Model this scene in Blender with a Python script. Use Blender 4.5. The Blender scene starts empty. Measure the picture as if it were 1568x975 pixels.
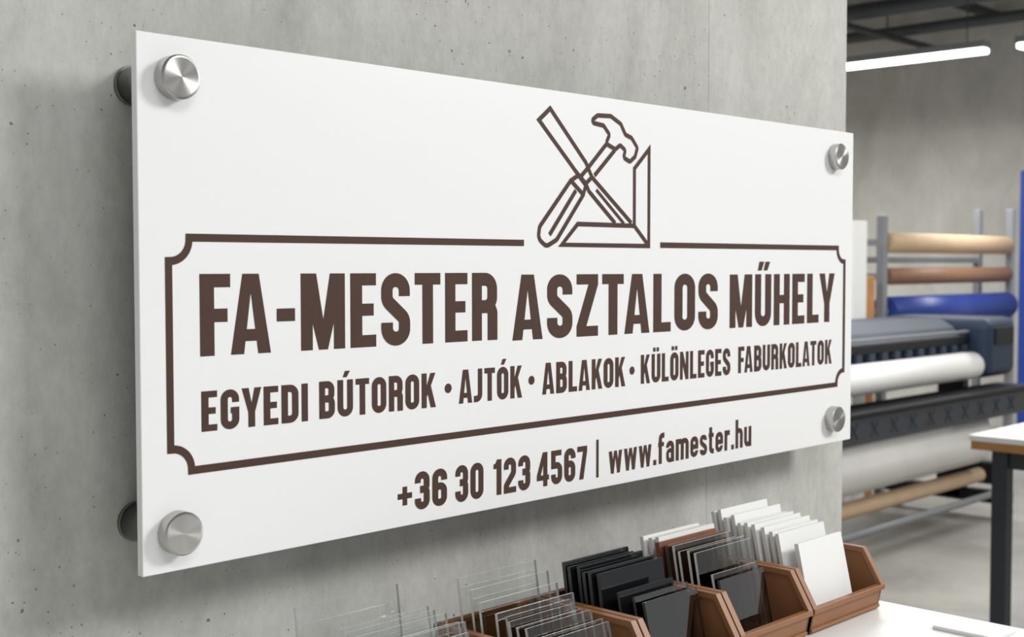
import bpy, bmesh, math, random
from mathutils import Vector, Matrix
random.seed(7)
scene=bpy.context.scene
scene.view_settings.view_transform='Standard'

# ------------------------------------------------------------------ materials
def new_mat(name):
    m=bpy.data.materials.new(name); m.use_nodes=True
    nt=m.node_tree; b=nt.nodes['Principled BSDF']
    return m,nt,b
def lin(c):
    return tuple(((v/255)/12.92 if v/255<=0.04045 else ((v/255+0.055)/1.055)**2.4) for v in c)
def simple(name,rgb,rough=0.5,metal=0.0,var=0.06,scale=30.0,bump=0.0,spec=0.5):
    m,nt,b=new_mat(name)
    c=lin(rgb)
    tc=nt.nodes.new('ShaderNodeTexCoord'); n=nt.nodes.new('ShaderNodeTexNoise'); n.inputs['Scale'].default_value=scale; n.inputs['Detail'].default_value=4
    nt.links.new(tc.outputs['Object'],n.inputs['Vector'])
    r=nt.nodes.new('ShaderNodeValToRGB')
    r.color_ramp.elements[0].position=0.3; r.color_ramp.elements[1].position=0.7
    r.color_ramp.elements[0].color=tuple(v*(1-var) for v in c)+(1,)
    r.color_ramp.elements[1].color=tuple(min(1,v*(1+var)) for v in c)+(1,)
    nt.links.new(n.outputs['Fac'],r.inputs['Fac']); nt.links.new(r.outputs['Color'],b.inputs['Base Color'])
    b.inputs['Roughness'].default_value=rough; b.inputs['Metallic'].default_value=metal
    b.inputs['Specular IOR Level'].default_value=spec
    if bump>0:
        bp=nt.nodes.new('ShaderNodeBump'); bp.inputs['Strength'].default_value=bump; bp.inputs['Distance'].default_value=0.001
        nt.links.new(n.outputs['Fac'],bp.inputs['Height']); nt.links.new(bp.outputs['Normal'],b.inputs['Normal'])
    return m
def concrete(name,dark,light,rough=0.85,pits=True,bscale=1.0,joint=None):
    m,nt,b=new_mat(name); L=nt.links; N=nt.nodes.new
    tc=N('ShaderNodeTexCoord')
    n1=N('ShaderNodeTexNoise'); n1.inputs['Scale'].default_value=2.6*bscale; n1.inputs['Detail'].default_value=10; n1.inputs['Roughness'].default_value=0.66; n1.inputs['Distortion'].default_value=0.5
    mp=N('ShaderNodeMapping'); mp.inputs['Scale'].default_value=(1.6,1.6,0.8)
    L.new(tc.outputs['Object'],mp.inputs['Vector']); L.new(mp.outputs['Vector'],n1.inputs['Vector'])
    n2=N('ShaderNodeTexNoise'); n2.inputs['Scale'].default_value=60*bscale; n2.inputs['Detail'].default_value=8; n2.inputs['Roughness'].default_value=0.75
    mp2=N('ShaderNodeMapping'); mp2.inputs['Scale'].default_value=(1.3,1.3,0.8)
    L.new(tc.outputs['Object'],mp2.inputs['Vector']); L.new(mp2.outputs['Vector'],n2.inputs['Vector'])
    mx=N('ShaderNodeMix'); mx.data_type='FLOAT'; mx.inputs[0].default_value=0.3
    L.new(n1.outputs['Fac'],mx.inputs[2]); L.new(n2.outputs['Fac'],mx.inputs[3])
    r=N('ShaderNodeValToRGB'); r.color_ramp.elements[0].position=0.37; r.color_ramp.elements[1].position=0.62
    r.color_ramp.elements[0].color=lin(dark)+(1,); r.color_ramp.elements[1].color=lin(light)+(1,)
    L.new(mx.outputs[0],r.inputs['Fac'])
    col=r.outputs['Color']; hgt=n2.outputs['Fac']
    sx=N('ShaderNodeSeparateXYZ'); L.new(tc.outputs['Object'],sx.inputs[0])
    if pits:
        ad=N('ShaderNodeMath'); ad.operation='ADD'; L.new(sx.outputs[0],ad.inputs[0]); L.new(sx.outputs[1],ad.inputs[1])
        cb=N('ShaderNodeCombineXYZ'); L.new(ad.outputs[0],cb.inputs[0]); L.new(sx.outputs[2],cb.inputs[1])
        n3=N('ShaderNodeTexNoise'); n3.inputs['Scale'].default_value=40*bscale; L.new(tc.outputs['Object'],n3.inputs['Vector'])
        wv=N('ShaderNodeVectorMath'); wv.operation='SCALE'; wv.inputs['Scale'].default_value=0.012; L.new(n3.outputs['Color'],wv.inputs[0])
        wa=N('ShaderNodeVectorMath'); wa.operation='ADD'; L.new(cb.outputs[0],wa.inputs[0]); L.new(wv.outputs[0],wa.inputs[1])
        # patches of the pour carry more or fewer air holes
        n4=N('ShaderNodeTexNoise'); n4.inputs['Scale'].default_value=3.0*bscale; n4.inputs['Detail'].default_value=3; L.new(tc.outputs['Object'],n4.inputs['Vector'])
        dm=N('ShaderNodeMapRange'); dm.inputs['From Min'].default_value=.36; dm.inputs['From Max'].default_value=.62; dm.inputs['To Min'].default_value=.3; dm.inputs['To Max'].default_value=1.05; L.new(n4.outputs['Fac'],dm.inputs['Value'])
        for sc,thr,rad in ((48*bscale,0.80,0.075),(100*bscale,0.70,0.10),(19*bscale,0.90,0.045)):
            v=N('ShaderNodeTexVoronoi'); v.voronoi_dimensions='2D'; v.inputs['Scale'].default_value=sc
            L.new(wa.outputs[0],v.inputs['Vector'])
            sp=N('ShaderNodeSeparateColor'); L.new(v.outputs['Color'],sp.inputs['Color'])
            mr=N('ShaderNodeMapRange'); mr.inputs['From Min'].default_value=thr; mr.inputs['From Max'].default_value=1.0; mr.inputs['To Min'].default_value=0.0; mr.inputs['To Max'].default_value=rad
            L.new(sp.outputs[0],mr.inputs['Value'])
            mm=N('ShaderNodeMath'); mm.operation='MULTIPLY'; L.new(mr.outputs[0],mm.inputs[0]); L.new(dm.outputs[0],mm.inputs[1])
            lt=N('ShaderNodeMath'); lt.operation='LESS_THAN'; L.new(v.outputs['Distance'],lt.inputs[0]); L.new(mm.outputs[0],lt.inputs[1])
            ml=N('ShaderNodeMath'); ml.operation='MULTIPLY'; ml.inputs[1].default_value=.75; L.new(lt.outputs[0],ml.inputs[0])
            m2=N('ShaderNodeMix'); m2.data_type='RGBA'; L.new(ml.outputs[0],m2.inputs[0]); L.new(col,m2.inputs[6]); m2.inputs[7].default_value=lin((72,70,65))+(1,)
            col=m2.outputs[2]
            sb=N('ShaderNodeMath'); sb.operation='SUBTRACT'; L.new(hgt,sb.inputs[0]); L.new(lt.outputs[0],sb.inputs[1]); hgt=sb.outputs[0]
    if joint:
        a=N('ShaderNodeMath'); a.operation='SUBTRACT'; L.new(sx.outputs[joint[0]],a.inputs[0]); a.inputs[1].default_value=joint[1]
        md=N('ShaderNodeMath'); md.operation='PINGPONG'; L.new(a.outputs[0],md.inputs[0]); md.inputs[1].default_value=joint[2]
        lt2=N('ShaderNodeMath'); lt2.operation='LESS_THAN'; L.new(md.outputs[0],lt2.inputs[0]); lt2.inputs[1].default_value=joint[3]
        sc=N('ShaderNodeMath'); sc.operation='MULTIPLY'; L.new(lt2.outputs[0],sc.inputs[0]); sc.inputs[1].default_value=0.3
        m3=N('ShaderNodeMix'); m3.data_type='RGBA'; L.new(sc.outputs[0],m3.inputs[0]); L.new(col,m3.inputs[6]); m3.inputs[7].default_value=lin((90,88,84))+(1,)
        col=m3.outputs[2]
    L.new(col,b.inputs['Base Color'])
    bp=N('ShaderNodeBump'); bp.inputs['Strength'].default_value=0.35; bp.inputs['Distance'].default_value=0.003
    L.new(hgt,bp.inputs['Height']); L.new(bp.outputs['Normal'],b.inputs['Normal'])
    b.inputs['Roughness'].default_value=rough
    return m
def steel(name,rgb=(200,200,200),rough=0.28,aniso=0.0):
    m=simple(name,rgb,rough,1.0,0.04,60)
    if aniso:
        nt=m.node_tree; b=nt.nodes['Principled BSDF']
        t=nt.nodes.new('ShaderNodeTangent'); t.direction_type='RADIAL'; t.axis='Y'
        nt.links.new(t.outputs[0],b.inputs['Tangent']); b.inputs['Anisotropic'].default_value=aniso
    return m
def emit(name,rgb,s):
    m,nt,b=new_mat(name); b.inputs['Base Color'].default_value=(.8,.8,.8,1)
    b.inputs['Emission Color'].default_value=rgb+(1,); b.inputs['Emission Strength'].default_value=s
    return m
def clear_acrylic(name,tint=(0.95,0.97,0.97),mixv=0.06):
    m,nt,b=new_mat(name); L=nt.links; N=nt.nodes.new
    out=nt.nodes['Material Output']; nt.nodes.remove(b)
    tr=N('ShaderNodeBsdfTransparent'); tr.inputs[0].default_value=tint+(1,)
    gl=N('ShaderNodeBsdfGlossy'); gl.inputs['Roughness'].default_value=0.03
    fr=N('ShaderNodeFresnel'); fr.inputs[0].default_value=1.49
    ad=N('ShaderNodeMath'); ad.operation='ADD'; ad.inputs[1].default_value=mixv; L.new(fr.outputs[0],ad.inputs[0])
    mx=N('ShaderNodeMixShader'); L.new(ad.outputs[0],mx.inputs[0]); L.new(tr.outputs[0],mx.inputs[1]); L.new(gl.outputs[0],mx.inputs[2])
    L.new(mx.outputs[0],out.inputs['Surface'])
    return m

M_wall=concrete('concrete_wall_mat',(157,157,151),(196,196,191),joint=(0,0.834,1.3,0.0012))
M_wall2=concrete('concrete_far_mat',(184,182,175),(212,210,203),bscale=0.5,joint=(1,0.9,1.25,0.012))
M_floor=concrete('concrete_floor_mat',(138,136,131),(166,164,158),rough=0.45,pits=False,bscale=0.5)
M_ceil=concrete('concrete_ceiling_mat',(140,140,136),(165,165,160),pits=False,bscale=0.5)
M_sign=simple('white_acrylic_mat',(238,238,238),0.28,0,0.004,3,spec=0.4)
M_ink=simple('brown_vinyl_mat',(74,54,45),0.6,0,0.05,20,spec=0.25)
M_brush=steel('brushed_steel_mat',(188,186,183),0.30,0.85)
M_barrel=steel('steel_barrel_mat',(135,135,133),0.38)
M_bin=simple('brown_plastic_mat',(140,95,60),0.45,0,0.05,25)
M_white=simple('white_sample_mat',(236,236,235),0.4,0,0.01,10)
M_wsh=simple('white_sample_edge_mat',(218,218,214),0.5,0,0.01,10)
M_black=simple('black_acrylic_mat',(20,21,24),0.12,0,0.05,10)
M_smoke=clear_acrylic('smoked_acrylic_mat',(0.58,0.59,0.61),0.14)
M_clear=clear_acrylic('clear_acrylic_mat',(.97,.98,.98),.07)
M_edge=simple('acrylic_edge_mat',(216,219,218),0.25,0,0.02,10)
M_edged=simple('acrylic_dark_edge_mat',(70,72,74),0.2,0,0.02,10)
M_woods=simple('wood_sample_mat',(120,76,48),0.5,0,0.2,40)
M_counter=simple('white_laminate_mat',(232,232,230),0.35,0,0.01,8)
M_steelg=simple('painted_steel_mat',(122,125,129),0.45,0,0.05,12)
M_dark=simple('dark_metal_mat',(44,48,54),0.5,0,0.1,12)
M_navy=simple('navy_plastic_mat',(34,48,68),0.5,0,0.08,8,spec=.35)
M_slate=simple('slate_plastic_mat',(44,56,70),0.5,0,0.08,8,spec=.3)
M_blackp=simple('black_plastic_mat',(20,22,26),0.5,0,0.1,10,spec=.3)
M_paper=simple('paper_roll_mat',(232,232,230),0.6,0,0.01,6)
M_web=simple('hanging_paper_mat',(205,204,200),0.6,0,0.03,6)
M_kraft=simple('kraft_paper_mat',(188,162,132),0.7,0,0.05,10)
M_brownr=simple('brown_film_mat',(132,97,73),0.55,0,0.06,10)
M_blue=simple('blue_film_mat',(32,56,132),0.4,0,0.06,10)
M_orange=simple('plywood_mat',(178,128,76),0.6,0,0.12,12)
M_led=emit('led_diffuser_mat',(1.0,0.99,0.97),7.0)
M_pipe=simple('grey_pipe_mat',(72,76,80),0.5,0,0.05,10)

# ------------------------------------------------------------------ mesh builder
class B:
    def __init__(s,name): s.name=name; s.bm=bmesh.new(); s.mats=[]
    def mi(s,m):
        if m not in s.mats: s.mats.append(m)
        return s.mats.index(m)
    def tag(s,faces,m,smooth=False):
        i=s.mi(m)
        for f in faces: f.material_index=i; f.smooth=smooth
    def box(s,x0,x1,y0,y1,z0,z1,m,bev=0.0,M=None,seg=2):
        r=bmesh.ops.create_cube(s.bm,size=1)
        vs=r['verts']
        for v in vs: v.co=Vector(((x0+x1)/2+v.co.x*(x1-x0),(y0+y1)/2+v.co.y*(y1-y0),(z0+z1)/2+v.co.z*(z1-z0)))
        fs=set(f for v in vs for f in v.link_faces)
        if bev>0:
            es=set(e for v in vs for e in v.link_edges)
            rr=bmesh.ops.bevel(s.bm,geom=list(es),offset=bev,segments=seg,profile=0.5,affect='EDGES')
            fs=set(rr['faces'])|set(f for v in rr['verts'] for f in v.link_faces); vs=list(set(v for f in fs for v in f.verts))
        if M is not None:
            for v in vs: v.co=M@v.co
        s.tag(fs,m)
        return fs
    def prism(s,prof,axis,a0,a1,m,smooth=False):
        def p(q,a):
            return Vector((a,q[0],q[1])) if axis=='X' else (Vector((q[0],a,q[1])) if axis=='Y' else Vector((q[0],q[1],a)))
        A=[s.bm.verts.new(p(q,a0)) for q in prof]; C=[s.bm.verts.new(p(q,a1)) for q in prof]
        n=len(prof); fs=[s.bm.faces.new(A),s.bm.faces.new(C[::-1])]
        s.tag(fs,m)
        side=[s.bm.faces.new((A[i],C[i],C[(i+1)%n],A[(i+1)%n])) for i in range(n)]
        s.tag(side,m,smooth)
    def cyl(s,p0,p1,r,m,seg=32,r2=None,capm=None):
        p0,p1=Vector(p0),Vector(p1); r2=r if r2 is None else r2
        d=(p1-p0).normalized(); a=d.orthogonal().normalized(); b=d.cross(a)
        A=[];C=[]
        for i in range(seg):
            t=2*math.pi*i/seg; o=a*math.cos(t)+b*math.sin(t)
            A.append(s.bm.verts.new(p0+o*r)); C.append(s.bm.verts.new(p1+o*r2))
        s.tag([s.bm.faces.new((A[i],A[(i+1)%seg],C[(i+1)%seg],C[i])) for i in range(seg)],m,True)
        s.tag([s.bm.faces.new(A[::-1]),s.bm.faces.new(C)],capm or m)
    def lathe(s,c,axis,prof,m,seg=48):
        c=Vector(c); d=Vector(axis).normalized(); a=d.orthogonal().normalized(); b=d.cross(a)
        rings=[]
        for (t,r) in prof:
            if r<1e-6: rings.append([s.bm.verts.new(c+d*t)])
            else: rings.append([s.bm.verts.new(c+d*t+(a*math.cos(2*math.pi*i/seg)+b*math.sin(2*math.pi*i/seg))*r) for i in range(seg)])
        fs=[]
        for R0,R1 in zip(rings,rings[1:]):
            for i in range(seg):
                j=(i+1)%seg
                if len(R0)==1: fs.append(s.bm.faces.new((R0[0],R1[j],R1[i])))
                elif len(R1)==1: fs.append(s.bm.faces.new((R0[i],R0[j],R1[0])))
                else: fs.append(s.bm.faces.new((R0[i],R0[j],R1[j],R1[i])))
        s.tag(fs,m,False)
        return fs
    def poly(s,pts,m):
        f=s.bm.faces.new([s.bm.verts.new(Vector(p)) for p in pts]); s.tag([f],m); return f
    def done(s,origin=None,parent=None,fixn=True):
        if fixn: bmesh.ops.recalc_face_normals(s.bm,faces=s.bm.faces)
        me=bpy.data.meshes.new(s.name)
        if origin is not None:
            bmesh.ops.translate(s.bm,vec=-Vector(origin),verts=s.bm.verts)
        s.bm.to_mesh(me); s.bm.free()
        for m in s.mats: me.materials.append(m)
        o=bpy.data.objects.new(s.name,me); bpy.context.collection.objects.link(o)
        if origin is not None: o.location=origin
        if parent: o.parent=parent
        return o
def empty(name,loc=(0,0,0)):
    e=bpy.data.objects.new(name,None); e.location=loc; e.empty_display_size=0.05; bpy.context.collection.objects.link(e); return e

# ------------------------------------------------------------------ room
b=B('wall_sign'); b.box(-4,1.178,0,0.25,0,3.95,M_wall,0.004); b.done()
b=B('wall_far'); b.box(11,11.2,-3,8,0,3.95,M_wall2); b.done()
b=B('wall_back'); b.box(-4,11,8,8.2,0,3.95,M_wall2); b.done()
b=B('floor'); b.box(-4,11.2,-5,8.2,-0.1,0,M_floor); b.done()
b=B('ceiling'); b.box(-4,11.2,-5,8.2,3.95,4.1,M_ceil); b.done()
b=B('ceiling_pipe_run')
for y,z,r in [(2.2,3.72,0.045),(4.0,3.72,0.045),(4.6,3.5,0.03)]:
    b.cyl((3,y,z),(11,y,z),r,M_pipe)
for x,z,r in [(7.2,3.6,0.05),(9.6,3.66,0.07),(10.4,3.6,0.05)]:
    b.cyl((x,0.6,z),(x,8,z),r,M_pipe)
b.box(8.9,9.05,0.6,8,3.66,3.95,M_pipe)
for x in (7.2,9.6,10.4):
    for y in (1.5,3.2,4.8,6.4):
        b.cyl((x,y,3.6),(x,y,3.95),0.008,M_pipe,8)
b.done()

# ------------------------------------------------------------------ sign plate
SY=-0.063; ST=0.008; TOP=1.677; W=1.0846; Hh=0.42
sign=empty('wall_sign_board',(W/2,SY,TOP-Hh/2))
def par(o):
    o.parent=sign; o.matrix_parent_inverse=Matrix.Translation(-Vector(sign.location)); return o
b=B('acrylic_plate'); b.box(0,W,SY,SY+ST,TOP-Hh,TOP,M_sign,0.0007); par(b.done())

# ---- stroke based condensed lettering
T=.192; h=T/2
def fillet(pts,r,closed=False):
    n=len(pts); out=[]
    for i,p in enumerate(pts):
        if not closed and i in (0,n-1): out.append(p); continue
        rr=r[i] if isinstance(r,(list,tuple)) else r
        a=Vector(pts[i-1]); c=Vector(pts[(i+1)%n]); q=Vector(p)
        u=(a-q); v=(c-q); lu,lv=u.length,v.length; u/=lu; v/=lv
        cosang=max(-1,min(1,u.dot(v))); ang=math.acos(cosang)
        if rr<=0 or ang>3.1: out.append(p); continue
        d=rr/math.tan(ang/2); lim=min(lu,lv)*0.5
        if not closed:
            lim=min(lu*(0.98 if i==1 else .5), lv*(0.98 if i==n-2 else .5))
        if d>lim: d=lim
        R=d*math.tan(ang/2)
        bis=(u+v).normalized(); cen=q+bis*(R/math.sin(ang/2))
        s0=q+u*d; e0=q+v*d
        a0=math.atan2(s0.y-cen.y,s0.x-cen.x); a1=math.atan2(e0.y-cen.y,e0.x-cen.x)
        da=(a1-a0+math.pi)%(2*math.pi)-math.pi
        K=9
        for k in range(K+1):
            t=a0+da*k/K; out.append((cen.x+R*math.cos(t),cen.y+R*math.sin(t)))
    return out
def stroke(pts,t,closed=False):
    P=[Vector((p[0],p[1])) for p in pts]
    Q=[P[0]]
    for p in P[1:]:
        if (p-Q[-1]).length>1e-5: Q.append(p)
    if closed and (Q[0]-Q[-1]).length<1e-5: Q.pop()
    P=Q; n=len(P); Lf=[];Rt=[]
    for i in range(n):
        if closed: d0=(P[i]-P[i-1]).normalized(); d1=(P[(i+1)%n]-P[i]).normalized()
        else:
            d1=(P[min(i+1,n-1)]-P[min(i,n-2)]).normalized(); d0=(P[max(i,1)]-P[max(i,1)-1]).normalized()
        n0=Vector((-d0.y,d0.x)); n1=Vector((-d1.y,d1.x)); m=(n0+n1)
        if m.length<1e-4: m=n0
        m.normalize(); k=1/max(0.4,m.dot(n0))
        Lf.append(P[i]+m*t/2*k); Rt.append(P[i]-m*t/2*k)
    out=[]
    rng=range(n) if closed else range(n-1)
    for i in rng:
        j=(i+1)%n
        out.append([tuple(Lf[i]),tuple(Lf[j]),tuple(Rt[j]),tuple(Rt[i])])
    return out
def Rc(x0,y0,x1,y1): return [[(x0,y0),(x1,y0),(x1,y1),(x0,y1)]]
def S(pts,r=.15,closed=False,t=T): return stroke(fillet(pts,r,closed),t,closed)
bt=.165
xh=.70; t2=.172; g=t2/2
def mir(polys,c): return [[(2*c-x,y) for x,y in p] for p in polys]
GL={}
GL['A']=(.56,(lambda l: l+mir(l,.28))([[(0,0),(.182,0),(.28,.76),(.28,1),(.165,1)]])+Rc(.17,.16,.39,.31))
GL['B']=(.50,Rc(0,0,T,1)+S([(.05,1-h),(.50-h-.01,1-h),(.50-h-.01,.525),(.1,.525)],.13)+S([(.1,.525),(.50-h,.525),(.50-h,h),(.05,h)],.13))
GL['D']=(.50,Rc(0,0,T,1)+S([(.05,1-h),(.50-h,1-h),(.50-h,h),(.05,h)],.155))
GL['E']=(.42,Rc(0,0,T,1)+Rc(0,0,.42,bt)+Rc(0,1-bt,.42,1)+Rc(0,.425,.38,.425+bt))
GL['F']=(.41,Rc(0,0,T,1)+Rc(0,1-bt,.41,1)+Rc(0,.41,.37,.41+bt))
GL['G']=(.50,S([(.50-h,.67),(.50-h,1-h),(h,1-h),(h,h),(.50-h,h),(.50-h,.50)],.155)+Rc(.27,.40,.50,.55))
GL['C']=(.49,S([(.49-h,.66),(.49-h,1-h),(h,1-h),(h,h),(.49-h,h),(.49-h,.34)],.155))
GL['O']=(.50,S([(h,h),(.50-h,h),(.50-h,1-h),(h,1-h)],.152,True))
GL['0']=GL['O']
GL['H']=(.52,Rc(0,0,T,1)+Rc(.52-T,0,.52,1)+Rc(0,.425,.52,.425+bt))
GL['I']=(T,Rc(0,0,T,1))
GL['J']=(.36,S([(.36-h,1),(.36-h,h),(0,h)],.15))
GL['K']=(.53,Rc(0,0,T,1)+[[(.16,.24),(.16,.56),(.325,1),(.52,1)]]+[[(.20,.50),(.335,0),(.535,0),(.31,.76)]])
GL['L']=(.41,Rc(0,0,T,1)+Rc(0,0,.41,bt))
GL['M']=(.68,Rc(0,0,.178,1)+Rc(.502,0,.68,1)+(lambda l: l+mir(l,.34))([[(.0,1),(.235,1),(.41,0),(.27,0)]]))
GL['N']=(.53,Rc(0,0,.175,1)+Rc(.355,0,.53,1)+[[(0,1),(.185,1),(.53,0),(.345,0)]])
GL['R']=(.50,Rc(0,0,T,1)+S([(.05,1-h),(.50-h-.01,1-h),(.50-h-.01,.50),(.05,.50)],.14)+S([(.15,.50),(.50-h-.005,.50),(.50-h-.005,0)],.11))
GL['S']=(.49,S([(.49-h,.68),(.49-h,1-h),(h,1-h),(h,.62),(.49-h,.37),(.49-h,h),(h,h),(h,.32)],[0,.148,.148,.13,.13,.148,.148,0]))
GL['T']=(.46,Rc(0,1-bt,.46,1)+Rc(.23-h,0,.23+h,1))
GL['U']=(.51,S([(h,1),(h,h),(.51-h,h),(.51-h,1)],.155))
GL['Y']=(.55,[[(0,1),(.197,1),(.275,.62),(.275,0),(.179,0),(.179,.38)],[(.275,0),(.275,.62),(.353,1),(.55,1),(.371,.38),(.371,0)]])
GL['Z']=(.44,Rc(0,0,.44,bt)+Rc(0,1-bt,.44,1)+[[(0,bt),(.20,bt),(.44,1-bt),(.24,1-bt)]])
GL['-']=(.27,Rc(0,.39,.27,.555))
ac=lambda c:[[(c-.07,1.07),(c+.06,1.07),(c+.17,1.24),(c-.0,1.24)]]
dots=lambda c:Rc(c-.17,1.08,c-.03,1.22)+Rc(c+.03,1.08,c+.17,1.22)
GL['Ú']=(.51,GL['U'][1]+ac(.245)); GL['Ó']=(.50,GL['O'][1]+ac(.24))
GL['Ü']=(.51,GL['U'][1]+dots(.255)); GL['Ö']=(.50,GL['O'][1]+dots(.25))
GL['Ű']=(.51,GL['U'][1]+[[(.08,1.07),(.20,1.07),(.28,1.24),(.13,1.24)],[(.26,1.07),(.38,1.07),(.47,1.24),(.32,1.24)]])
GL['1']=(.31,Rc(.31-T,0,.31,1)+[[(.14,1),(.14,.74),(0,.74),(0,.87),(.08,.90),(.13,1)]])
GL['2']=(.48,S([(h,.67),(h,1-h),(.48-h,1-h),(.48-h,.56),(h,.22),(h,.02)],[0,.148,.148,.148,.12,0])+Rc(0,0,.48,bt))
GL['3']=(.48,S([(h,.70),(h,1-h),(.48-h,1-h),(.48-h,.525),(.17,.525)],[0,.148,.148,.1,0])+S([(.17,.525),(.48-h,.525),(.48-h,h),(h,h),(h,.30)],[0,.1,.148,.148,0]))
GL['4']=(.52,Rc(.27,0,.45,1)+Rc(0,.18,.52,.33)+[[(0,.18),(0,.34),(.25,1),(.40,1),(.17,.33)]])
GL['5']=(.48,Rc(0,1-bt,.45,1)+Rc(0,.46,T,1)+S([(.1,.555),(.48-h,.555),(.48-h,h),(h,h),(h,.30)],[0,.14,.148,.148,0]))
GL['6']=(.49,S([(h,h),(.49-h,h),(.49-h,.535),(h,.535)],.14,True)+S([(h,.3),(h,1-h),(.49-h,1-h),(.49-h,.69)],.148))
GL['7']=(.45,Rc(0,1-bt,.45,1)+[[(.255,1-bt),(.45,1-bt),(.28,0),(.085,0)]])
GL['+']=(.46,Rc(0,.35,.46,.50)+Rc(.155,.18,.305,.67))
GL['w']=(.66,(lambda l: l+mir(l,.33))([[(0,xh),(.165,xh),(.265,0),(.11,0)],[(.12,0),(.25,0),(.33,.48),(.33,xh),(.262,xh)]]))
GL['f']=(.33,S([(g+.03,0),(g+.03,1-g),(.33,1-g)],.12,t=t2)+Rc(0,xh-.14,.31,xh))
GL['a']=(.44,S([(g,.48),(g,xh-g),(.44-g,xh-g),(.44-g,0)],.13,t=t2)+S([(.44-g,.385),(g,.385),(g,.07),(.44-g,.07)],.11,t=.14))
GL['m']=(.72,Rc(0,0,t2,xh)+S([(g,xh-g),(.36,xh-g),(.36,0)],.12,t=t2)+S([(.36,xh-g),(.72-g,xh-g),(.72-g,0)],.12,t=t2))
GL['e']=(.45,S([(.45-g,.22),(.45-g,g),(g,g),(g,xh-g),(.45-g,xh-g),(.45-g,.35),(g,.35)],[0,.13,.13,.13,.13,0,0],t=.16))
GL['s']=(.42,S([(.42-g,.50),(.42-g,xh-g),(g,xh-g),(g,.43),(.42-g,.27),(.42-g,g),(g,g),(g,.20)],[0,.12,.12,.1,.1,.12,.12,0],t=.158))
GL['t']=(.31,S([(g+.035,.90),(g+.035,g),(.31,g)],.12,t=t2)+Rc(0,xh-.14,.30,xh))
GL['r']=(.32,Rc(0,0,t2,xh)+S([(g,.42),(g,xh-g-.005),(.32,xh-g-.005)],.12,t=t2))
GL['h']=(.45,Rc(0,0,t2,1)+S([(g,xh-g),(.45-g,xh-g),(.45-g,0)],.13,t=t2))
GL['u']=(.45,S([(g,xh),(g,g),(.45-g,g),(.45-g,xh)],.13,t=t2)+Rc(.45-t2,0,.45,xh))
GL['.']=(.17,Rc(0,0,.17,.17))
KERN={'FA':-.085,'TA':-.07,'AT':-.05,'LY':-.07,'YE':-.03,'GY':-.02,'LA':-.02,'RK':0,'KO':-.02,'AJ':-.02,'BÚ':0,'OL':0}
INKY=SY-0.00015
def sp(u,v,k=0): return (u/1000,INKY-k*7e-6,TOP-v/1000)   # millimetres on the sign face -> world
def word(bd,txt,u0,u1,vb0,vb1,cap,gap=.085):
    kn=[KERN.get(txt[i:i+2],0) for i in range(len(txt))]
    nat=sum(GL[c][0] for c in txt)+gap*(len(txt)-1)+sum(kn)
    sx=(u1-u0)/nat; x=0
    for ci,c in enumerate(txt):
        w,polys=GL[c]
        for k,p in enumerate(polys):
            pts=[]
            for (a,q) in p:
                u=u0+(x+a)*sx; base=vb0+(vb1-vb0)*(u-u0)/(u1-u0)
                pts.append(sp(u,base-q*cap,k))
            bd.poly(pts,M_ink)
        x+=w+gap+kn[ci]
LK=[0]
def lines(bd,pts,w,closed=False):
    for q in stroke(pts,w,closed):
        LK[0]=(LK[0]+1)%40
        bd.poly([sp(p[0],p[1],LK[0]) for p in q],M_ink)
def disc(bd,u,v,r):
    bd.poly([sp(u+r*math.cos(t*math.pi/16),v+r*math.sin(t*math.pi/16)) for t in range(32)],M_ink)
b=B('title_lettering')
word(b,'FA-MESTER',53,391,251.5,252.5,66)
word(b,'ASZTALOS',412,766,254.5,255.5,66)
word(b,'MŰHELY',791,1038,256,256,65)
par(b.done(fixn=False))
b=B('services_lettering')
for t,u0,u1 in [('EGYEDI',53.5,159),('BÚTOROK',171,308),('AJTÓK',338,426),('ABLAKOK',456,591),('KÜLÖNLEGES',618.5,793),('FABURKOLATOK',810,1032)]:
    word(b,t,u0,u1,312,312.5,32.5,gap=.09)
for u in (324,440,603): disc(b,u,296,4.6)
par(b.done(fixn=False))
b=B('contact_lettering')
for t,u0,u1 in [('+36',260,322),('30',333,371),('123',385,438),('4567',448,527),('www.famester.hu',563,840)]:
    word(b,t,u0,u1,407,407 if t[0]!='w' else 404,35.5,gap=.09)
lines(b,[(544,367),(544,408)],4.2)
par(b.done(fixn=False))
b=B('border_lines')
def notch(cx_,cy_,a0,a1,r=16.5,n=12):
    return [(cx_+r*math.cos(math.radians(a0+(a1-a0)*i/n)),cy_+r*math.sin(math.radians(a0+(a1-a0)*i/n))) for i in range(n+1)]
LW=6.4
x0,x1,y0,y1=25.5,1063.5,156.8,341.8
pts=[(429,y0),(x0+18.5,y0)]+notch(x0+1.5,y0+1.5,0,90,17)[1:-1]+[(x0,y0+18.5),(x0,y1-18.5)]+notch(x0+1.5,y1-1.5,-90,0,17)[1:-1]+[(x0+18.5,y1),(x1-18.5,y1)]
pts+=notch(x1-1.5,y1-1.5,180,270,17)[1:-1]+[(x1,y1-18.5),(x1,y0+18.5)]+notch(x1-1.5,y0+1.5,90,180,17)[1:-1]+[(x1-18.5,y0),(653,y0)]
lines(b,pts,LW)
par(b.done(fixn=False))
b=B('tools_emblem')
LG=4.9
lines(b,[(451,32),(468,19),(524,71),(534,86),(524,93),(509,82)],LG,True)
lines(b,[(524,93),(534,86),(601,133)],LG); lines(b,[(524,93),(529,101),(573,134)],LG); lines(b,[(541,99),(588,134)],LG*.8)
lines(b,fillet([(530,28),(543,20),(565,19),(582,26),(590,37),(601,40),(611,50),(607,60),(598,66),(587,62),(590,54),(581,49),(573,54),(557,49),(563,39),(553,30)],3,True),LG,True)
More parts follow.
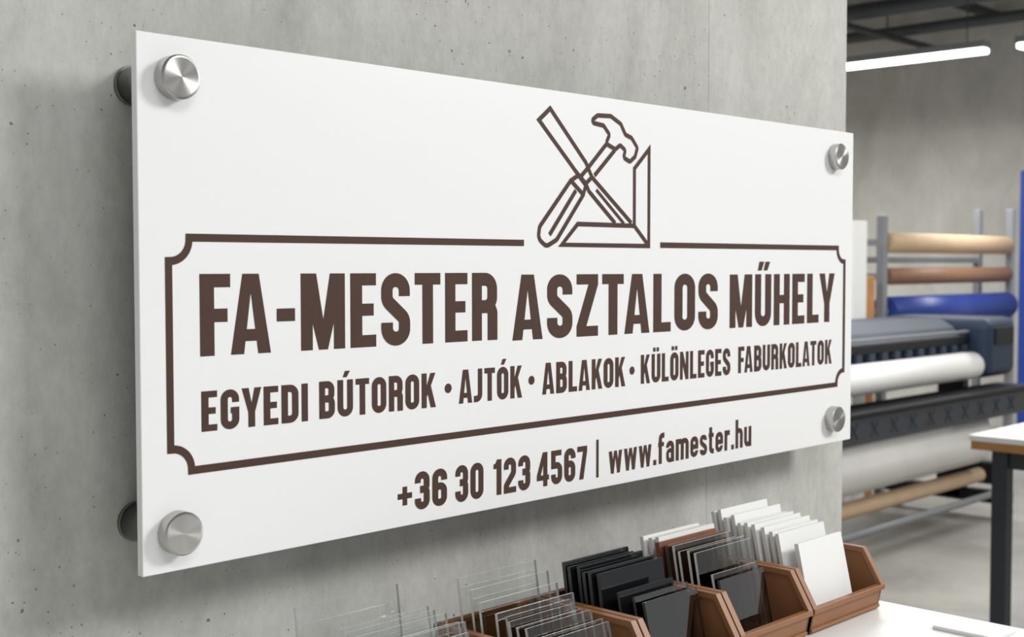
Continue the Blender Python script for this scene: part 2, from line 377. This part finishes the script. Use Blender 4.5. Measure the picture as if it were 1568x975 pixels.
lines(b,[(557,50),(528,76)],LG); lines(b,[(572,55),(538,84)],LG)
lines(b,fillet([(500,91),(512,85),(524,95),(520,105),(478,153),(462,160),(450,152),(452,140)],[1,2,2,1,8,8,8,8],True),LG,True)
lines(b,[(500,91),(520,105)],LG); lines(b,[(508,101),(467,148)],LG)
lines(b,[(632,50),(632,158),(486,158),(511,136),(606,136),(606,73)],LG,True); lines(b,[(606,136),(631,157)],LG)
lines(b,[(517,85),(528,76)],LG)
par(b.done(fixn=False))

# stand-offs
def standoff(u,v,i):
    x=u/1000; z=TOP-v/1000
    b=B('standoff_%d'%i)
    R=.0172
    b.lathe((x,SY,z),(0,-1,0),[(0,R-.0006),(.0006,R),(.0108,R),(.0120,R-.0012),(.0121,R-.0022),(.0121,0)],M_brush,64)
    b.cyl((x,0,z),(x,SY+ST,z),.0150,M_barrel,40)
    b.cyl((x,0,z),(x,-.004,z),.0165,M_barrel,40)
    o=b.done(origin=(x,SY,z),fixn=True); par(o)
for i,(u,v) in enumerate([(32,33),(30,389),(1035,35),(1033,387)]): standoff(u,v,i+1)

# ------------------------------------------------------------------ counter with bins
TZ=1.107
b=B('display_counter')
b.box(-1.2,0.855,-0.95,-0.001,TZ-0.035,TZ,M_counter,0.002)
b.box(-1.15,0.80,-0.85,-0.02,0.08,TZ-0.035,M_counter,0.002)
b.box(-1.12,0.77,-0.80,-0.05,0,0.08,M_dark)
b.done()
BX=[0.125,0.265,0.402,0.535,0.670,0.825]
FY=-0.252; RY=-0.229; BY=-0.105; RH=.067; LH=.028; bth=.0028
def bin_(x0,x1,M_bin=M_bin,name='storage_bin'):
    b=B(name)
    z=TZ
    x0+=.0012; x1-=.0012
    prof=[(BY,z),(FY+.006,z),(FY,z+LH),(RY,z+RH),(BY,z+RH)]
    b.prism(prof,'X',x0+.002,x0+.002+bth,M_bin); b.prism(prof,'X',x1-.002-bth,x1-.002,M_bin)
    b.box(x0+.003,x1-.003,FY+.006,BY,z,z+.003,M_bin)
    b.box(x0+.002,x1-.002,BY-bth,BY,z,z+RH,M_bin)
    b.prism([(FY+.006,z),(FY,z+LH),(FY+.003,z+LH),(FY+.009,z)],'X',x0+.002,x1-.002,M_bin)
    rt=.0045
    for xa,xb in ((x0,x0+.0075),(x1-.0075,x1)):
        b.prism([(FY-.002,z+LH),(FY-.002,z+LH-rt),(FY+.001,z+LH-rt),(RY+.001,z+RH-rt),(BY,z+RH-rt),(BY,z+RH+.001),(RY-.001,z+RH+.001)],'X',xa,xb,M_bin)
    b.box(x0,x1,FY-.0025,FY+.005,z+LH-.005,z+LH+.001,M_bin,.0008)
    b.box(x0+.003,x1-.003,FY+.0025,FY+.007,z+.002,z+.006,M_bin,.0008)
    b.box(x0,x1,BY-.006,BY+.001,z+RH-rt,z+RH+.001,M_bin,.0008)
    b.done(origin=((x0+x1)/2,(FY+BY)/2,TZ))
for i in range(1,5): bin_(BX[i],BX[i+1])
b=B('acrylic_tray')
b.box(.118,.262,FY+.01,-.08,TZ,TZ+.003,M_edge)
for x in (.120,.258): b.poly([(x,FY+.01,TZ+.003),(x,-.08,TZ+.003),(x,-.08,TZ+.045),(x,FY+.01,TZ+.03)],M_clear); b.box(x-.001,x+.001,FY+.01,-.08,TZ+.003,TZ+.005,M_edge)
b.done(fixn=False)

def sheet(b,x0,x1,yb,zt,thick,tilt,face,edge,clear=False,yaw=0.0,roll=0.0):
    z0=TZ+.0045; hh=zt-.0045
    M=Matrix.Translation(((x0+x1)/2,yb,z0))@Matrix.Rotation(yaw,4,'Z')@Matrix.Rotation(-tilt,4,'X')@Matrix.Rotation(roll,4,'Y')
    w=(x1-x0)/2
    hh=hh/math.cos(tilt)
    P=lambda x,y,z: M@Vector((x,y,z))
    F=[P(-w,0,0),P(w,0,0),P(w,0,hh),P(-w,0,hh)]; K=[P(-w,thick,0),P(w,thick,0),P(w,thick,hh),P(-w,thick,hh)]
    b.poly(F,face)
    if not clear: b.poly(K[::-1],face)
    for i in range(4):
        j=(i+1)%4
        b.poly([F[j],F[i],K[i],K[j]],edge)
def stack(name,specs):
    b=B(name)
    for s in specs: sheet(b,*s[:6],*s[6])
    return b.done(fixn=False)
CL=(M_clear,M_edge,True); WH=(M_white,M_wsh,False); BK=(M_black,M_edged,False); SM=(M_smoke,M_edged,True); WD=(M_woods,M_woods,False)
def rnd(a): return random.uniform(-a,a)
sp5=[(.701,.792,-.234,.088,.005,.22,WH)]
y=-.214
for i in range(10):
    j=rnd(.004); sp5.append((.695+j,.790+j,y,.100+.012*i/10+rnd(.004),.0045,.20,WH)); y+=.0093
stack('white_sample_panels',sp5)
sp4=[(.560,.640,-.226,.072,.003,.22,SM),(.563,.643,-.217,.076,.003,.22,CL)]
y=-.203
for i in range(5):
    j=rnd(.004); sp4.append((.550+j,.652+j,y,.100+rnd(.003),.003,.18,(SM if i>3 else CL))); y+=.0075
sp4.append((.555,.655,y,.100,.005,.16,WD)); y+=.008
sp4.append((.550,.652,y,.102,.005,.16,WD)); y+=.009
for i in range(3):
    j=rnd(.004); sp4.append((.558+j,.658+j,y,.106+rnd(.003),.0045,.14,WH)); y+=.0085
stack('mixed_sample_panels',sp4)
sp3=[(.436,.519,-.228,.074,.003,.22,SM),(.432,.516,-.220,.078,.003,.22,SM),(.424,.508,-.207,.082,.003,.2,BK)]
y=-.186
for i in range(6):
    j=rnd(.004); sp3.append((.417+j,.515+j,y,.098+rnd(.005),.004,.15,BK)); y+=.0085
stack('black_sample_panels',sp3)
sp2=[]
y=-.232
for i in range(6):
    j=rnd(.004); sp2.append((.292+j,.378+j,y,.070+rnd(.004)+.002*i,.003,.25,CL)); y+=.0085
for i in range(4):
    j=rnd(.005); sp2.append((.280+j,.382+j,y,.085+.008*i,.003,.16,CL)); y+=.014
stack('clear_sample_panels',sp2)
sp1=[]
y=-.228
for i in range(9):
    j=rnd(.006); sp1.append((.142+.001*i+j,.240+.001*i+j,y,.070+rnd(.004)+.003*i,.003,.2,CL)); y+=.011
sp1.append((.124,.236,-.105,.107,.003,.14,CL))
stack('clear_sample_panels',sp1)
b=B('white_sample_card'); b.box(.785,.835,-.40,-.33,TZ,TZ+.004,M_white,.001); b.done()

# ------------------------------------------------------------------ large format printer
b=B('large_format_printer')
b.prism([(2.30,1.06),(2.36,1.13),(2.46,1.175),(2.80,1.175),(2.86,1.12),(2.86,.90),(2.50,.90),(2.44,1.0)],'X',4.4,6.66,M_slate)
b.box(4.4,6.66,2.27,2.42,1.035,1.085,M_blackp,.01)
b.box(4.4,6.64,2.36,2.5,.95,1.05,M_blackp,.005)
for i in range(16):
    b.box(4.5+i*.135,4.56+i*.135,2.262,2.30,.995,1.035,M_slate,.004)
b.box(4.4,6.62,2.27,2.29,1.10,1.115,M_steelg,.003)
b.box(6.62,7.02,2.16,2.84,.84,1.185,M_navy,.06,seg=4)
b.box(6.70,6.95,2.15,2.17,1.03,1.13,M_blackp,.005)
b.box(4.25,4.5,2.16,2.84,.84,1.185,M_navy,.06,seg=4)
b.cyl((4.5,2.25,.915),(6.60,2.25,.915),.078,M_paper,40)
b.cyl((4.45,2.25,.915),(6.66,2.25,.915),.03,M_blackp)
b.box(4.35,7.05,2.42,2.78,.80,.90,M_dark,.01)
b.box(4.35,7.08,2.10,2.22,.625,.765,M_dark,.012)
for i in range(12):
    x=4.6+i*.2
    for s in (-1,1):
        b.box(-.05,.05,-.002,.002,-.004,.004,M_slate,0,Matrix.Translation((x,2.098,.695))@Matrix.Rotation(s*.8,4,'Y'))
b.box(4.35,7.06,2.08,2.30,.765,.785,M_blackp,.005)
pr=[(2.16,.63),(2.12,.52),(2.13,.42),(2.20,.36),(2.32,.35),(2.42,.42),(2.46,.60),(2.455,.60),(2.415,.425),(2.32,.355),(2.202,.365),(2.135,.423),(2.125,.52),(2.165,.63)]
b.prism(pr,'X',4.5,6.62,M_web,True)
b.cyl((4.3,2.25,.27),(6.72,2.25,.27),.042,M_kraft,32)
b.cyl((4.3,2.17,.165),(6.95,2.17,.165),.02,M_steelg,16)
for x in (4.45,6.82):
    b.box(x,x+.09,2.40,2.56,.10,.85,M_blackp,.01)
    b.box(x,x+.09,2.12,2.9,.09,.16,M_blackp,.01)
    b.box(x+.01,x+.07,2.2,2.42,.2,.33,M_blackp,.01)
    for y in (2.16,2.84):
        b.cyl((x+.02,y,.045),(x+.07,y,.045),.045,M_blackp,20)
b.done(origin=(5.7,2.5,0))

# ------------------------------------------------------------------ film roll rack
b=B('film_roll_rack')
ry=3.05
for x in (6.99,8.95):
    for yy in (ry-.03,ry+.22):
        b.box(x-.03,x+.03,yy-.025,yy+.025,0,1.80 if x<8 else 1.90,M_steelg,.004)
    for z in (.15,.5,.80,1.19,1.415,1.63): b.box(x-.02,x+.02,ry-.05,ry+.22,z-.02,z+.02,M_steelg)
for z,r,m in ((1.63,.066,M_kraft),(1.415,.055,M_brownr),(1.19,.095,M_blue),(.80,.07,M_paper),(.5,.07,M_kraft)):
    b.cyl((6.98,ry-.02,z),(8.94,ry-.02,z),r*.35,M_steelg,16)
    b.cyl((7.04,ry-.02,z),(8.90,ry-.02,z),r,m,32)
b.box(7.0,8.95,ry+.2,ry+.24,1.50,1.54,M_steelg)
b.box(7.0,8.95,ry+.2,ry+.24,.1,.15,M_steelg)
b.done(origin=(8,ry,0))
b=B('leaning_sheet_boards')
b.box(6.60,6.76,3.0,3.05,0,1.76,M_paper,.003)
b.box(6.77,6.90,3.02,3.06,0,1.42,M_orange,.003)
b.done()
b=B('blue_storage_cabinet')
b.box(9.9,10.5,2.70,3.35,0.05,2.25,M_blue,.01)
b.box(9.92,10.19,2.69,2.70,0.1,2.2,M_blue,.003); b.box(10.21,10.48,2.69,2.70,0.1,2.2,M_blue,.003)
b.box(10.16,10.18,2.67,2.69,1.1,1.3,M_steelg,.003)
b.box(9.92,10.48,2.72,3.33,0,.05,M_dark)
b.done()

# ------------------------------------------------------------------ work table at right
b=B('work_table')
b.box(3.78,5.4,-.2,.985,.885,.905,M_counter,.002)
b.box(3.785,5.395,-.195,.98,.855,.885,M_orange,.002)
for x in (3.83,5.28):
    for y in (-.15,.87):
        b.box(x,x+.055,y,y+.055,0,.855,M_dark,.003)
b.box(3.85,5.3,.885,.91,.79,.855,M_dark,.002); b.box(3.85,5.3,-.13,-.105,.79,.855,M_dark,.002)
b.box(3.845,3.87,-.1,.88,.79,.855,M_dark,.002)
b.done()

# ------------------------------------------------------------------ LED fixtures
def led(x,y0,y1,z,name='led_ceiling_lamp',e=50):
    b=B(name)
    b.box(x-.055,x+.055,y0,y1,z,z+.05,M_steelg,.004)
    b.box(x-.05,x+.05,y0+.01,y1-.01,z-.035,z,M_led,.01)
    for y in (y0+.15,y1-.15): b.cyl((x,y,z+.05),(x,y,3.95),.004,M_dark,8)
    b.done()
    l=bpy.data.lights.new('led_light','AREA'); l.shape='RECTANGLE'; l.size=.12; l.size_y=y1-y0; l.energy=e; l.color=(1,.99,.97)
    o=bpy.data.objects.new('led_lamp_light',l); bpy.context.collection.objects.link(o); o.location=(x,(y0+y1)/2,z-.045)
for y0,y1 in ((2.93,4.43),(1.25,2.72),(-.4,1.05),(4.65,6.1)): led(8.3,y0,y1,3.0)
for y0,y1 in ((-.4,1.05),(1.25,2.72),(2.93,4.43)): led(4.6,y0,y1,3.3)

def area(name,loc,tgt,sx,sy,e,col=(1,1,1)):
    l=bpy.data.lights.new(name,'AREA'); l.shape='RECTANGLE'; l.size=sx; l.size_y=sy; l.energy=e; l.color=col
    o=bpy.data.objects.new(name,l); bpy.context.collection.objects.link(o); o.location=loc
    o.rotation_euler=(Vector(tgt)-Vector(loc)).to_track_quat('-Z','Y').to_euler()
area('key_softlight',(3.4,-2.9,3.5),(.5,0,1.4),1.0,1.0,136,(1,.99,.97))
area('overhead_softlight',(-.3,-2.4,3.7),(.2,0,1.3),2.0,1.0,40,(.98,.99,1))

w=bpy.data.worlds.new('World'); scene.world=w; w.use_nodes=True
w.node_tree.nodes['Background'].inputs[0].default_value=(.97,.985,1,1); w.node_tree.nodes['Background'].inputs[1].default_value=.46

# ------------------------------------------------------------------ camera
cam=bpy.data.cameras.new('camera'); co=bpy.data.objects.new('camera',cam); bpy.context.collection.objects.link(co)
fwd=Vector((0.71908655,0.69359435,-0.04291156)).normalized(); rt=Vector((0.694212891,-0.719769414,-0.000672177)); rt=(rt-fwd*rt.dot(fwd)).normalized(); up=rt.cross(fwd)
m=Matrix((rt,up,-fwd)).transposed().to_4x4(); m.translation=Vector((-0.51034,SY-0.8893,TOP-0.17726)); co.matrix_world=m
cam.sensor_width=36; cam.lens=1966.6/1568*36; cam.clip_start=.02; cam.clip_end=60
cam.dof.use_dof=True; cam.dof.focus_distance=1.22; cam.dof.aperture_fstop=10.5
scene.camera=co
